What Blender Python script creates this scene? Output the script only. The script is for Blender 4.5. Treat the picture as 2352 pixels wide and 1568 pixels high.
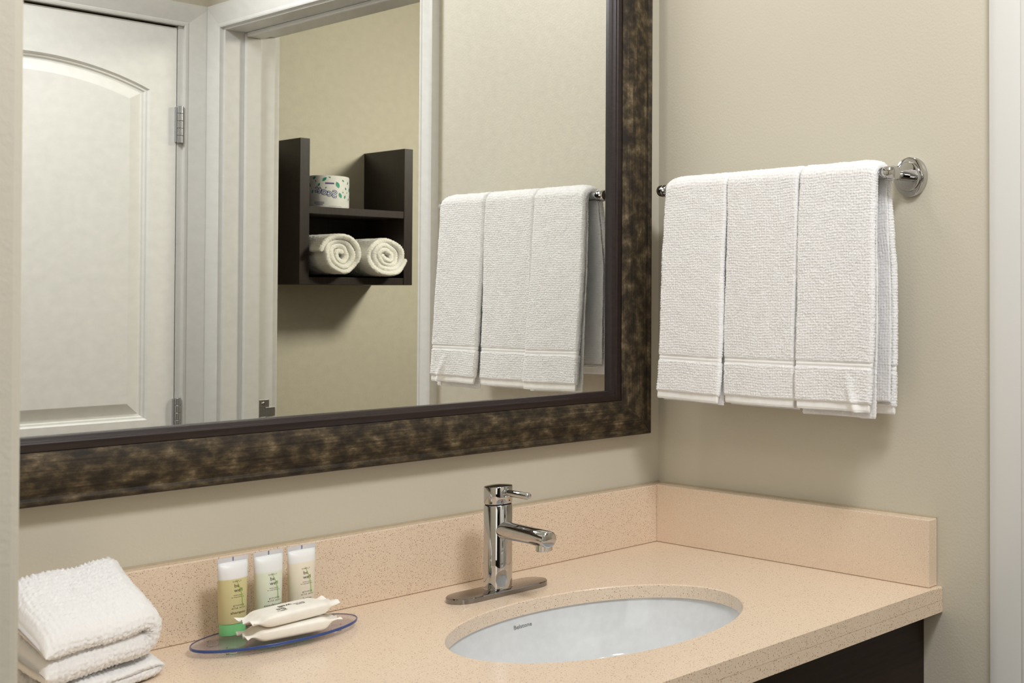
import bpy, bmesh, math
import numpy as np
from mathutils import Vector, Matrix

# ------------------------------------------------------------------ scene reset
for o in list(bpy.data.objects):
    bpy.data.objects.remove(o, do_unlink=True)
scene = bpy.context.scene
COL = scene.collection
Z0 = 0.88            # height of the vanity top above the floor; builders below measure z from the vanity top
RNG = np.random.RandomState(7)

# ------------------------------------------------------------------ camera (shift lens, 36 mm sensor)
F_PX, CX, CY = 2671.56, 2321.79, 651.82
yaw, pitch, roll = 0.9825, 0.0122, -0.0019
fw = Vector((math.sin(yaw), math.cos(yaw), 0)); rt = Vector((math.cos(yaw), -math.sin(yaw), 0)); up = Vector((0, 0, 1))
fw2 = fw * math.cos(pitch) + up * math.sin(pitch)
up2 = up * math.cos(pitch) - fw * math.sin(pitch)
rt3 = rt * math.cos(roll) + up2 * math.sin(roll)
up3 = up2 * math.cos(roll) - rt * math.sin(roll)
cam_d = bpy.data.cameras.new('camera')
cam_d.sensor_width = 36.0
cam_d.sensor_fit = 'HORIZONTAL'
cam_d.lens = F_PX / 2352 * 36
cam_d.shift_x = (1176 - CX) / 2352
cam_d.shift_y = (CY - 784) / 2352
cam_d.clip_start = 0.02
cam_d.dof.use_dof = True
cam_d.dof.focus_distance = 2.0
cam_d.dof.aperture_fstop = 16
cam = bpy.data.objects.new('camera', cam_d)
m = Matrix.Identity(4)
for i in range(3):
    m[i][0] = rt3[i]; m[i][1] = up3[i]; m[i][2] = -fw2[i]
m[0][3], m[1][3], m[2][3] = -1.4045, -1.7071, 0.4338 + Z0
cam.matrix_world = m
COL.objects.link(cam)
scene.camera = cam

# ------------------------------------------------------------------ light and exposure
scene.view_settings.view_transform = 'Standard'
scene.view_settings.look = 'None'
scene.view_settings.exposure = 0.0
scene.view_settings.gamma = 1.0
scene.view_settings.use_curve_mapping = False
world = bpy.data.worlds.new('world')
scene.world = world
world.use_nodes = True
world.node_tree.nodes['Background'].inputs[0].default_value = (0.8, 0.85, 1.0, 1)
world.node_tree.nodes['Background'].inputs[1].default_value = 0.0

def area(name, loc, target, sx, sy, power, col):
    d = bpy.data.lights.new(name, 'AREA')
    d.shape = 'RECTANGLE'; d.size = sx; d.size_y = sy; d.energy = power; d.color = col
    o = bpy.data.objects.new(name, d)
    o.location = (loc[0], loc[1], loc[2] + Z0)
    v = Vector((target[0] - loc[0], target[1] - loc[1], target[2] - loc[2]))
    o.rotation_euler = v.to_track_quat('-Z', 'Y').to_euler()
    COL.objects.link(o)
    return o

area('vanity_lamp', (-0.46, -0.16, 1.34), (-0.46, -0.36, 0.0), 0.62, 0.09, 2.3, (1.0, 0.97, 0.94))
area('hall_ceiling_lamp', (-0.66, -1.36, 1.52), (-0.66, -0.62, 0), 0.32, 0.32, 18.8, (0.97, 0.975, 1.0))
area('entry_fill_light', (-1.35, -1.60, 1.52), (-0.6, -0.45, 0), 0.32, 0.32, 4.5, (1.0, 0.97, 0.97))  # added fill from the camera side, lifts the wall below the mirror
bath = area('bathroom_lamp', (1.25, -0.62, 1.45), (0.62, -2.25, 0.55), 0.35, 0.35, 9.5, (1.0, 0.945, 0.78))
bath.data.spread = math.radians(100)
area('bedroom_fill_light', (-3.0, -2.3, 0.75), (-0.9, -1.6, 0.3), 1.3, 1.5, 9.0, (1.0, 0.985, 0.93))  # added ambient fill from the unseen bedroom, no window is built

# ------------------------------------------------------------------ materials
def nt(name):
    mt = bpy.data.materials.new(name)
    mt.use_nodes = True
    t = mt.node_tree
    return mt, t, t.nodes['Principled BSDF']

def lnk(t, a, b):
    t.links.new(a, b)

def setp(b, **k):
    for n, v in k.items():
        key = n.replace('_', ' ')
        if key in b.inputs:
            b.inputs[key].default_value = v

def srgb(r, g, b):
    f = lambda c: (c / 255 / 12.92) if c / 255 <= 0.04045 else ((c / 255 + 0.055) / 1.055) ** 2.4
    return (f(r), f(g), f(b), 1.0)

def coords(t, kind='Object', scale=(1, 1, 1)):
    tc = t.nodes.new('ShaderNodeTexCoord')
    mp = t.nodes.new('ShaderNodeMapping')
    mp.inputs['Scale'].default_value = scale
    lnk(t, tc.outputs[kind], mp.inputs['Vector'])
    return mp.outputs['Vector']

def noise(t, vec, scale, detail=3, rough=0.5):
    n = t.nodes.new('ShaderNodeTexNoise')
    n.inputs['Scale'].default_value = scale
    n.inputs['Detail'].default_value = detail
    n.inputs['Roughness'].default_value = rough
    lnk(t, vec, n.inputs['Vector'])
    return n.outputs['Fac']

def bump(t, b, h, strength, dist):
    n = t.nodes.new('ShaderNodeBump')
    n.inputs['Strength'].default_value = strength
    n.inputs['Distance'].default_value = dist
    lnk(t, h, n.inputs['Height'])
    lnk(t, n.outputs['Normal'], b.inputs['Normal'])

def ramp(t, fac, stops):
    r = t.nodes.new('ShaderNodeValToRGB')
    e = r.color_ramp.elements
    while len(e) < len(stops):
        e.new(0.5)
    for k, (p, c) in enumerate(stops):
        e[k].position = p
        e[k].color = c
    lnk(t, fac, r.inputs['Fac'])
    return r.outputs['Color']

def mixc(t, fac, a, b):
    mx = t.nodes.new('ShaderNodeMix')
    mx.data_type = 'RGBA'
    if isinstance(fac, float):
        mx.inputs[0].default_value = fac
    else:
        lnk(t, fac, mx.inputs[0])
    for k, v in ((6, a), (7, b)):
        if isinstance(v, tuple):
            mx.inputs[k].default_value = v
        else:
            lnk(t, v, mx.inputs[k])
    return mx.outputs[2]

def mat_plain(name, col, rough=0.5, metal=0.0, **k):
    mt, t, b = nt(name)
    # a faint procedural variation keeps even plain paint from being dead flat
    v = coords(t)
    n = noise(t, v, 90, 2)
    c2 = tuple(min(1, c * 1.03) for c in col[:3]) + (1,)
    c1 = tuple(c * 0.97 for c in col[:3]) + (1,)
    lnk(t, ramp(t, n, [(0.3, c1), (0.7, c2)]), b.inputs['Base Color'])
    setp(b, Roughness=rough, Metallic=metal, **k)
    return mt

def mat_paint(name, col, rough, bs, bd, bscale):
    mt, t, b = nt(name)
    v = coords(t)
    n = noise(t, v, 3, 2)
    c1 = tuple(c * 0.985 for c in col[:3]) + (1,)
    c2 = tuple(min(1, c * 1.015) for c in col[:3]) + (1,)
    lnk(t, ramp(t, n, [(0.3, c1), (0.7, c2)]), b.inputs['Base Color'])
    setp(b, Roughness=rough, Specular_IOR_Level=0.35)
    bump(t, b, noise(t, v, bscale, 3, 0.55), bs, bd)
    return mt

M = {}
M['wall'] = mat_paint('beige_wall_paint', srgb(212, 206, 189), 0.55, 0.22, 0.0015, 230)
M['white'] = mat_paint('white_trim_paint', srgb(223, 222, 218), 0.32, 0.05, 0.001, 60)
M['door'] = mat_paint('white_door_paint', srgb(239, 238, 234), 0.38, 0.08, 0.001, 300)
M['bedroom'] = mat_paint('dark_reflection_paint', srgb(84, 74, 64), 0.6, 0.2, 0.002, 200)  # unseen bedroom walls, coloured dark so the faucet chrome reflects darkness
M['ceiling'] = mat_paint('ceiling_paint', srgb(236, 233, 224), 0.8, 0.2, 0.002, 120)
M['floor'] = mat_paint('floor_tile', srgb(150, 132, 110), 0.45, 0.1, 0.002, 20)
M['chrome'] = mat_plain('chrome', (0.56, 0.56, 0.565, 1), 0.03, 1.0)
M['chrome_plate'] = mat_plain('chrome_dark_reflection', (0.30, 0.285, 0.28, 1), 0.05, 1.0)  # same chrome, with the base plate's dark reflection put into the colour
M['steel'] = mat_plain('satin_steel', (0.50, 0.51, 0.53, 1), 0.30, 1.0)
M['mirror'] = mat_plain('mirror_silver', (0.93, 0.945, 0.93, 1), 0.0, 1.0)
M['porcelain'] = mat_plain('white_porcelain', srgb(224, 227, 229), 0.08)
M['grey_print'] = mat_plain('grey_print', srgb(140, 140, 138), 0.4)
M['black_print'] = mat_plain('dark_print', srgb(58, 56, 44), 0.5)
M['green_print'] = mat_plain('green_print', srgb(140, 205, 70), 0.5)
M['blue_print'] = mat_plain('navy_print', srgb(38, 44, 92), 0.5)
M['pale_blue_print'] = mat_plain('pale_blue_print', srgb(205, 212, 238), 0.5)
M['purple_print'] = mat_plain('purple_print', srgb(96, 84, 140), 0.5)
M['leaf_print'] = mat_plain('teal_leaf_print', srgb(46, 158, 130), 0.5)
M['paper'] = mat_plain('white_paper_wrap', srgb(238, 238, 236), 0.6)
M['wrapper'] = mat_plain('waxed_soap_wrapper', srgb(252, 248, 238), 0.42, 0.0, Subsurface_Weight=0.15, Subsurface_Radius=(0.01, 0.008, 0.006), Subsurface_Scale=0.3)
M['caulk'] = mat_plain('caulk', srgb(196, 182, 154), 0.6)
M['rubber'] = mat_plain('grey_mark', srgb(120, 122, 150), 0.5)
M['red_dot'] = mat_plain('red_dot', srgb(150, 30, 30), 0.4)
M['blue_rim'] = mat_plain('blue_acrylic_edge', srgb(74, 104, 182), 0.12, 0.0, Transmission_Weight=0.45, IOR=1.49)
M['dark_gap'] = mat_plain('dark_gap', srgb(30, 24, 20), 0.8)

def mat_wood(name, c1, c2, rough, axis):
    mt, t, b = nt(name)
    sc = [60, 60, 60]; sc[axis] = 4
    v = coords(t, 'Object', tuple(sc))
    n = noise(t, v, 3, 4, 0.6)
    lnk(t, ramp(t, n, [(0.35, c1), (0.65, c2)]), b.inputs['Base Color'])
    setp(b, Roughness=rough, Specular_IOR_Level=0.4)
    bump(t, b, n, 0.15, 0.0005)
    return mt
M['espresso'] = mat_wood('espresso_wood', srgb(34, 25, 22), srgb(46, 35, 31), 0.42, 2)
M['cabinet'] = mat_wood('dark_cabinet_wood', srgb(32, 21, 17), srgb(44, 30, 24), 0.4, 0)
M['liner'] = mat_wood('dark_liner_wood', srgb(36, 26, 25), srgb(46, 35, 33), 0.35, 0)

def mat_bronze(name, axis):
    mt, t, b = nt(name)
    v = coords(t)
    sc = [1, 1, 1]; sc[axis] = 0.72
    v1 = coords(t, 'Object', tuple(sc))
    big = noise(t, v1, 60, 5, 0.62)
    sc = [420, 420, 420]; sc[axis] = 9
    v2 = coords(t, 'Object', tuple(sc))
    st = noise(t, v2, 1.0, 3, 0.6)
    add = t.nodes.new('ShaderNodeMath'); add.operation = 'MULTIPLY_ADD'
    lnk(t, st, add.inputs[0]); add.inputs[1].default_value = 0.34; lnk(t, big, add.inputs[2])
    c = ramp(t, add.outputs[0], [(0.52, srgb(32, 26, 18)), (0.66, srgb(58, 48, 33)), (0.78, srgb(88, 75, 54)), (0.94, srgb(140, 125, 101))])
    lnk(t, c, b.inputs['Base Color'])
    setp(b, Roughness=0.60, Metallic=0.10, Specular_IOR_Level=0.35)
    bump(t, b, st, 0.12, 0.0004)
    return mt
M['bronze_x'] = mat_bronze('mottled_bronze_leaf_horizontal', 0)
M['bronze_z'] = mat_bronze('mottled_bronze_leaf_vertical', 2)

def mat_quartz(name):
    mt, t, b = nt(name)
    v = coords(t)
    base = ramp(t, noise(t, v, 420, 3, 0.6), [(0.3, srgb(230, 208, 183)), (0.7, srgb(241, 222, 200))])
    cur = base
    for scale, thr, sel, col in ((440, 0.24, 0.42, srgb(146, 113, 84)), (800, 0.27, 0.55, srgb(186, 152, 120)), (420, 0.2, 0.30, srgb(250, 236, 214))):
        vo = t.nodes.new('ShaderNodeTexVoronoi')
        vo.inputs['Scale'].default_value = scale
        lnk(t, v, vo.inputs['Vector'])
        sep = t.nodes.new('ShaderNodeSeparateColor')
        lnk(t, vo.outputs['Color'], sep.inputs['Color'])
        s1 = t.nodes.new('ShaderNodeMath'); s1.operation = 'LESS_THAN'; s1.inputs[1].default_value = sel
        lnk(t, sep.outputs[0], s1.inputs[0])
        # speck radius varies with the cell's second random channel
        rad = t.nodes.new('ShaderNodeMath'); rad.operation = 'MULTIPLY_ADD'
        lnk(t, sep.outputs[1], rad.inputs[0]); rad.inputs[1].default_value = thr; rad.inputs[2].default_value = 0.08
        s2 = t.nodes.new('ShaderNodeMath'); s2.operation = 'LESS_THAN'
        lnk(t, vo.outputs['Distance'], s2.inputs[0]); lnk(t, rad.outputs[0], s2.inputs[1])
        mm = t.nodes.new('ShaderNodeMath'); mm.operation = 'MULTIPLY'
        lnk(t, s1.outputs[0], mm.inputs[0]); lnk(t, s2.outputs[0], mm.inputs[1])
        cur = mixc(t, mm.outputs[0], cur, col)
    lnk(t, cur, b.inputs['Base Color'])
    setp(b, Roughness=0.22, Specular_IOR_Level=0.5)
    return mt
M['quartz'] = mat_quartz('speckled_beige_quartz')

def mat_terry(name, col):
    mt, t, b = nt(name)
    v = coords(t)
    n = noise(t, v, 900, 3, 0.7)
    c1 = tuple(c * 0.96 for c in col[:3]) + (1,)
    lnk(t, ramp(t, n, [(0.3, c1), (0.65, col)]), b.inputs['Base Color'])
    setp(b, Roughness=0.95, Specular_IOR_Level=0.1, Sheen_Weight=0.5, Sheen_Roughness=0.6, Subsurface_Weight=0.6, Subsurface_Radius=(1.0, 0.97, 0.93), Subsurface_Scale=0.004)
    bump(t, b, n, 0.35, 0.001)
    return mt
M['terry'] = mat_terry('white_terry', srgb(251, 250, 249))
M['terry_warm'] = mat_terry('cream_white_terry', srgb(251, 248, 240))
M['weave'] = mat_plain('white_flat_weave', srgb(250, 249, 246), 0.85)

def mat_tube(name, liquid, air, level):
    mt, t, b = nt(name)
    tc = t.nodes.new('ShaderNodeTexCoord')
    sp = t.nodes.new('ShaderNodeSeparateXYZ')
    lnk(t, tc.outputs['Object'], sp.inputs[0])
    lt = t.nodes.new('ShaderNodeMapRange')
    lt.inputs['From Min'].default_value = level - 0.0008
    lt.inputs['From Max'].default_value = level + 0.0008
    lnk(t, sp.outputs['Z'], lt.inputs['Value'])
    lnk(t, mixc(t, lt.outputs[0], liquid, air), b.inputs['Base Color'])
    setp(b, Roughness=0.33, Subsurface_Weight=0.25, Subsurface_Scale=0.02, Transmission_Weight=0.08)
    return mt
M['tube_shampoo'] = mat_tube('translucent_tube_olive_gel', srgb(222, 212, 160), srgb(246, 246, 248), 0.0705)
M['tube_conditioner'] = mat_tube('translucent_tube_pale_green', srgb(236, 242, 222), srgb(246, 248, 248), 0.0705)
M['tube_lotion'] = mat_tube('translucent_tube_cream', srgb(250, 240, 220), srgb(250, 250, 250), 0.0755)
M['tube_end'] = mat_plain('clear_crimp', srgb(236, 236, 240), 0.3, 0.0, Transmission_Weight=0.25)
M['cap_green'] = mat_plain('green_translucent_cap', srgb(150, 240, 160), 0.28, 0.0, Transmission_Weight=0.2)

def mat_acrylic(name, col):
    mt, t, b = nt(name)
    setp(b, Roughness=0.05, Transmission_Weight=1.0, IOR=1.2, Base_Color=col)
    return mt
M['acrylic'] = mat_acrylic('clear_acrylic', (0.80, 0.80, 0.90, 1))
M['acrylic_foot'] = mat_acrylic('clear_acrylic_foot', (0.95, 0.95, 0.97, 1))

# ------------------------------------------------------------------ mesh helpers
def smooth(me, on=True):
    me.polygons.foreach_set('use_smooth', np.full(len(me.polygons), on))

def mesh(name, V, Fs, sm=False):
    me = bpy.data.meshes.new(name)
    me.from_pydata([tuple(v) for v in V], [], [tuple(f) for f in Fs])
    me.update()
    if sm:
        smooth(me)
    return me

def quadmesh(name, V, Q):
    me = bpy.data.meshes.new(name)
    V = np.asarray(V, np.float32); Q = np.asarray(Q, np.int32)
    me.vertices.add(len(V)); me.vertices.foreach_set('co', V.ravel())
    me.loops.add(Q.size); me.loops.foreach_set('vertex_index', Q.ravel())
    me.polygons.add(len(Q)); me.polygons.foreach_set('loop_start', np.arange(0, Q.size, 4, dtype=np.int32))
    me.update(calc_edges=True)
    me.validate()
    smooth(me)
    return me

def bm_mesh(name, bm, sm=False, angle=None):
    bmesh.ops.recalc_face_normals(bm, faces=bm.faces)
    me = bpy.data.meshes.new(name)
    bm.to_mesh(me); bm.free()
    if sm:
        smooth(me)
        if angle:
            me.set_sharp_from_angle(angle=math.radians(angle))
    return me

def obj(name, me, mt, parent=None, loc=(0, 0, 0), rot=(0, 0, 0)):
    o = bpy.data.objects.new(name, me)
    if mt:
        me.materials.clear(); me.materials.append(M[mt] if isinstance(mt, str) else mt)
    COL.objects.link(o)
    o.rotation_euler = rot
    if parent is None:
        o.location = (loc[0], loc[1], loc[2] + Z0)
    else:
        o.parent = parent
        o.location = loc
    return o

def thing(name, label, cat, loc=(0, 0, 0), rot=(0, 0, 0), group=None):
    o = bpy.data.objects.new(name, None)
    o.empty_display_size = 0.05
    COL.objects.link(o)
    o.location = (loc[0], loc[1], loc[2] + Z0)
    o.rotation_euler = rot
    tag(o, label, cat, group)
    return o

def tag(o, label, cat, group=None):
    o['label'] = label; o['category'] = cat
    if group:
        o['group'] = group
    return o

def structure(o, label=None):
    o['kind'] = 'structure'
    if label:
        o['label'] = label
    return o

def add_box(bm, x0, x1, y0, y1, z0, z1, bev=0.0, seg=2):
    r = bmesh.ops.create_cube(bm, size=1)
    vs = r['verts']
    for v in vs:
        v.co = Vector(((x0 + x1) / 2 + v.co.x * (x1 - x0), (y0 + y1) / 2 + v.co.y * (y1 - y0), (z0 + z1) / 2 + v.co.z * (z1 - z0)))
    if bev > 0:
        es = set(e for v in vs for e in v.link_edges)
        bmesh.ops.bevel(bm, geom=list(es), offset=bev, segments=seg, affect='EDGES', profile=0.5)

def box_mesh(name, x0, x1, y0, y1, z0, z1, bev=0.0, seg=2):
    bm = bmesh.new()
    add_box(bm, x0, x1, y0, y1, z0, z1, bev, seg)
    return bm_mesh(name, bm)

def lathe(name, prof, n=48, axis='z', origin=(0, 0, 0), sm=True, angle=35):
    """prof: list of (radius, height) along the axis"""
    V, Fs = [], []
    for r, h in prof:
        for k in range(n):
            a = 2 * math.pi * k / n
            c, s = r * math.cos(a), r * math.sin(a)
            p = {'z': (c, s, h), 'y': (c, h, s), 'x': (h, c, s)}[axis]
            V.append((p[0] + origin[0], p[1] + origin[1], p[2] + origin[2]))
    for i in range(len(prof) - 1):
        for k in range(n):
            k2 = (k + 1) % n
            Fs.append((i * n + k, i * n + k2, (i + 1) * n + k2, (i + 1) * n + k))
    if prof[0][0] > 1e-6:
        Fs.append(tuple(range(n)))
    if prof[-1][0] > 1e-6:
        Fs.append(tuple((len(prof) - 1) * n + k for k in range(n)))
    bm = bmesh.new()
    bv = [bm.verts.new(v) for v in V]
    for f in Fs:
        try:
            bm.faces.new([bv[i] for i in f])
        except ValueError:
            pass
    bmesh.ops.remove_doubles(bm, verts=bm.verts, dist=1e-7)
    return bm_mesh(name, bm, sm, angle)

def tube_mesh(name, pts, rad, n=16):
    pts = [Vector(p) for p in pts]
    V, Fs = [], []
    up = None
    for i, p in enumerate(pts):
        t = (pts[min(i + 1, len(pts) - 1)] - pts[max(i - 1, 0)]).normalized()
        if up is None:
            up = t.orthogonal().normalized()
        up = (up - t * up.dot(t)).normalized()
        sd = t.cross(up)
        r = rad[i] if isinstance(rad, (list, tuple)) else rad
        for k in range(n):
            a = 2 * math.pi * k / n
            V.append(p + up * (r * math.cos(a)) + sd * (r * math.sin(a)))
    for i in range(len(pts) - 1):
        for k in range(n):
            k2 = (k + 1) % n
            Fs.append((i * n + k, i * n + k2, (i + 1) * n + k2, (i + 1) * n + k))
    Fs.append(tuple(range(n))[::-1]); Fs.append(tuple((len(pts) - 1) * n + k for k in range(n)))
    me = mesh(name, V, Fs, True)
    me.set_sharp_from_angle(angle=math.radians(50))
    return me

def loft(name, rings, cap=True, sm=True, angle=None):
    n = len(rings[0]); V = [p for r in rings for p in r]; Fs = []
    for i in range(len(rings) - 1):
        for k in range(n):
            k2 = (k + 1) % n
            Fs.append((i * n + k, i * n + k2, (i + 1) * n + k2, (i + 1) * n + k))
    if cap:
        Fs.append(tuple(range(n))[::-1]); Fs.append(tuple((len(rings) - 1) * n + k for k in range(n)))
    bm = bmesh.new()
    bv = [bm.verts.new(v) for v in V]
    for f in Fs:
        bm.faces.new([bv[i] for i in f])
    return bm_mesh(name, bm, sm, angle)

def mitred(name, prof, path, sides, sm=True):
    """prof: (w, h) pairs. path: corner points; sides: per corner (dir_w, dir_h) vectors already scaled for the mitre."""
    rings = []
    for p, (dw, dh) in zip(path, sides):
        rings.append([tuple(Vector(p) + Vector(dw) * w + Vector(dh) * h) for w, h in prof])
    return loft(name, rings, True, sm, 30)

def text_mesh(body, size, align='CENTER', offset=0.0, shear=0.0, spacing=1.0, cuts=0):
    cu = bpy.data.curves.new('text', 'FONT')
    cu.body = body; cu.size = size; cu.align_x = align; cu.offset = offset; cu.shear = shear; cu.space_character = spacing
    cu.resolution_u = 3
    o = bpy.data.objects.new('text', cu)
    COL.objects.link(o)
    dg = bpy.context.evaluated_depsgraph_get()
    me = bpy.data.meshes.new_from_object(o.evaluated_get(dg))
    bpy.data.objects.remove(o, do_unlink=True)
    bpy.data.curves.remove(cu)
    if cuts:
        bm = bmesh.new(); bm.from_mesh(me)
        bmesh.ops.triangulate(bm, faces=bm.faces)
        for _ in range(cuts):
            bmesh.ops.subdivide_edges(bm, edges=bm.edges, cuts=1, use_grid_fill=True)
            bmesh.ops.triangulate(bm, faces=bm.faces)
        bm.to_mesh(me); bm.free()
    return me

def remap(me, fn):
    for v in me.vertices:
        v.co = fn(v.co.x, v.co.y)
    me.update()
    return me

# terry cloth: a thick rounded strip swept along a path, its surface raised in loops
def terry(name, path, W, T, fin, ds=0.0012, amp=0.0009, rnd=0.0006, pitch=(0.0042, 0.0052), flat=(), seed=1, square=False):
    path = np.asarray(path, float)
    seg = np.r_[0, np.cumsum(np.hypot(*np.diff(path, axis=0).T))]
    n = max(8, int(seg[-1] / ds))
    s = np.linspace(0, seg[-1], n)
    P = np.c_[np.interp(s, seg, path[:, 0]), np.interp(s, seg, path[:, 1])]
    tg = np.gradient(P, axis=0); tg /= np.linalg.norm(tg, axis=1)[:, None]
    N = np.c_[-tg[:, 1], tg[:, 0]]
    r = T / 2 * (0.5 if square else 1.0)
    k = max(4, int((W - 2 * r) / ds))
    ar = np.linspace(-math.pi / 2, math.pi / 2, max(6, int(math.pi * r / ds) + 2))[1:-1]
    ws = np.linspace(-W / 2 + r, W / 2 - r, k)
    if square:
        w = np.r_[ws, ws[-1] + r * np.cos(np.linspace(math.pi / 2, 0, 4)[1:]), ws[-1] + r * np.cos(np.linspace(0, -math.pi / 2, 4)[:-1]), ws[::-1], ws[0] - r * np.cos(np.linspace(-math.pi / 2, 0, 4)[1:]), ws[0] - r * np.cos(np.linspace(0, math.pi / 2, 4)[:-1])]
        q1 = np.linspace(math.pi / 2, 0, 4); q2 = np.linspace(0, -math.pi / 2, 4)
        hh = T / 2 - r
        h = np.r_[np.full(k, T / 2), hh + r * np.sin(q1[1:]), -hh + r * np.sin(q2[:-1]), np.full(k, -T / 2), -hh + r * np.sin(q2[::-1][1:]), hh + r * np.sin(q1[::-1][:-1])]
        nw = np.r_[np.zeros(k), np.cos(q1[1:]), np.cos(q2[:-1]), np.zeros(k), -np.cos(q2[::-1][1:]), -np.cos(q1[::-1][:-1])]
        nh = np.r_[np.ones(k), np.sin(q1[1:]), np.sin(q2[:-1]), -np.ones(k), np.sin(q2[::-1][1:]), np.sin(q1[::-1][:-1])]
    else:
        w = np.r_[ws, ws[-1] + r * np.cos(ar[::-1]), ws[::-1], ws[0] - r * np.cos(ar)]
        h = np.r_[np.full(k, r), r * np.sin(ar[::-1]), np.full(k, -r), r * np.sin(ar)]
        nw = np.r_[np.zeros(k), np.cos(ar[::-1]), np.zeros(k), -np.cos(ar)]
        nh = np.r_[np.ones(k), np.sin(ar[::-1]), -np.ones(k), np.sin(ar)]
    mm = len(w)
    per = np.r_[0, np.cumsum(np.hypot(np.diff(w), np.diff(h)))]
    S, Wg = np.meshgrid(s, w, indexing='ij')
    Ug = np.broadcast_to(per[None, :], S.shape)
    rs = np.random.RandomState(seed)
    if amp > 0:
        jit = rs.rand(n, mm)
        ph = 0.7 * np.sin(Ug * 31 + seed) + 0.5 * np.sin(Ug * 83 + S * 17)
        ph2 = 0.8 * np.sin(S * 29 + seed) + 0.5 * np.sin(S * 71 - Ug * 23)
        pat = 1.3 * np.cos(math.pi * S / pitch[0] + ph) * np.cos(math.pi * Ug / pitch[1] + ph2)
        pat = np.abs(pat) * 1.6 - 0.6 + 0.25 * np.cos(2 * math.pi * S / pitch[0] + 2 * ph)
        low = np.zeros_like(S)
        for _ in range(6):
            a, b2, c = rs.uniform(-1, 1) * 180, rs.uniform(-1, 1) * 180, rs.uniform(0, 6.28)
            low += np.sin(S * a + Ug * b2 + c)
        D = amp * pat * 0.6 + rnd * (jit - 0.5) * 2 + 0.00012 * low
    else:
        D = np.zeros_like(S)
    for a, b2, dep in flat:
        k2 = np.clip((S - a) / 0.002, 0, 1) * np.clip((b2 - S) / 0.002, 0, 1)
        D = D * (1 - k2) - dep * k2
    e = np.minimum(s, s[-1] - s)
    sc = np.sqrt(np.clip(1 - (np.clip(T / 2 - e, 0, None) / (T / 2)) ** 2, 0.0005, 1))
    D = D * np.clip(sc, 0, 1)[:, None] ** 2
    Hh = h[None, :] * sc[:, None] + D * nh[None, :]
    Ww = Wg + D * nw[None, :]
    A = P[:, 0][:, None] + N[:, 0][:, None] * Hh
    B = P[:, 1][:, None] + N[:, 1][:, None] * Hh
    V = fin(A.ravel(), B.ravel(), Ww.ravel(), S.ravel())
    i = np.arange(n - 1)[:, None]; j = np.arange(mm)[None, :]; j2 = (j + 1) % mm
    Q = np.stack([i * mm + j, i * mm + j2, (i + 1) * mm + j2, (i + 1) * mm + j], -1).reshape(-1, 4)
    # close both ends by stitching the upper run to the lower run
    caps = []
    for base, flip in ((0, 1), ((n - 1) * mm, 0)):
        for q in range(k - 1):
            f = [base + q, base + q + 1, base + (k + (mm - 2 * k) // 2) + (k - 2 - q), base + (k + (mm - 2 * k) // 2) + (k - 1 - q)]
            caps.append(f if flip else f[::-1])
    Q = np.r_[Q, np.array(caps)]
    return quadmesh(name, V, Q)

# ================================================================== STRUCTURE
ZF, ZC = -Z0, 1.56
XL = -1.12                 # right face of the wall that closes the vanity niche on the left
YD = -1.842                # wall with the closed white door
YB = -2.248                # bathroom wall that carries the small shelf

structure(obj('floor', box_mesh('floor', -3.4, 2.4, -3.6, 0.1, ZF - 0.05, ZF), 'floor'), 'brown floor of the vanity area')
structure(obj('ceiling', box_mesh('ceiling', -3.4, 2.4, -3.6, 0.1, ZC, ZC + 0.05), 'ceiling'), 'off-white ceiling')
structure(obj('wall_back', box_mesh('wall_back', XL - 0.02, 0.14, 0.0, 0.1, ZF, ZC), 'wall'), 'beige wall behind the framed mirror')
bm = bmesh.new()
add_box(bm, XL - 2.28, XL, -0.7136, 0.1, ZF, ZC, 0.006, 3)
structure(obj('wall_left', bm_mesh('wall_left', bm), 'wall'), 'greyish beige wall end at the left edge of the photo')
# right wall with the bathroom doorway
OY0, OY1, OZ = -0.8136, -1.760, 1.139
bm = bmesh.new()
add_box(bm, 0, 0.12, OY0 + 0.018, 0.0, ZF, ZC)
add_box(bm, 0, 0.12, OY1 - 0.018, OY0 + 0.018, OZ + 0.018, ZC)
add_box(bm, 0, 0.12, YD - 0.12, OY1 - 0.018, ZF, ZC)
structure(obj('wall_right', bm_mesh('wall_right', bm), 'wall'), 'beige wall with the towel bar and the bathroom doorway')
# wall opposite the mirror, with the closed door in it
DX1, DX0, DZ = -0.080, -0.690, 1.138
bm = bmesh.new()
add_box(bm, DX1 + 0.013, 0.0, YD - 0.12, YD, ZF, ZC)
add_box(bm, DX0 - 0.013, DX1 + 0.013, YD - 0.12, YD, DZ + 0.006, ZC)
add_box(bm, -0.95, DX0 - 0.013, YD - 0.12, YD, ZF, ZC)
structure(obj('wall_rear', bm_mesh('wall_rear', bm), 'wall'), 'beige wall with the closed white door, seen in the mirror')
structure(obj('wall_bedroom_east', box_mesh('wall_bedroom_east', -0.95, -0.83, -3.6, YD - 0.12, ZF, ZC), 'bedroom'))
structure(obj('wall_bedroom_south', box_mesh('wall_bedroom_south', -3.4, -0.95, -3.7, -3.6, ZF, ZC), 'bedroom'))
structure(obj('wall_bedroom_west', box_mesh('wall_bedroom_west', -3.5, -3.4, -3.6, -0.7, ZF, ZC), 'bedroom'))
structure(obj('wall_bathroom', box_mesh('wall_bathroom', -0.1, 2.4, YB - 0.1, YB, ZF, ZC), 'wall'), 'beige bathroom wall behind the dark shelf')
structure(obj('wall_bathroom_near', box_mesh('wall_bathroom_near', 0.14, 2.4, -0.2, -0.1, ZF, ZC), 'wall'))
structure(obj('wall_bathroom_east', box_mesh('wall_bathroom_east', 2.3, 2.4, YB, -0.2, ZF, ZC), 'wall'))

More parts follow.
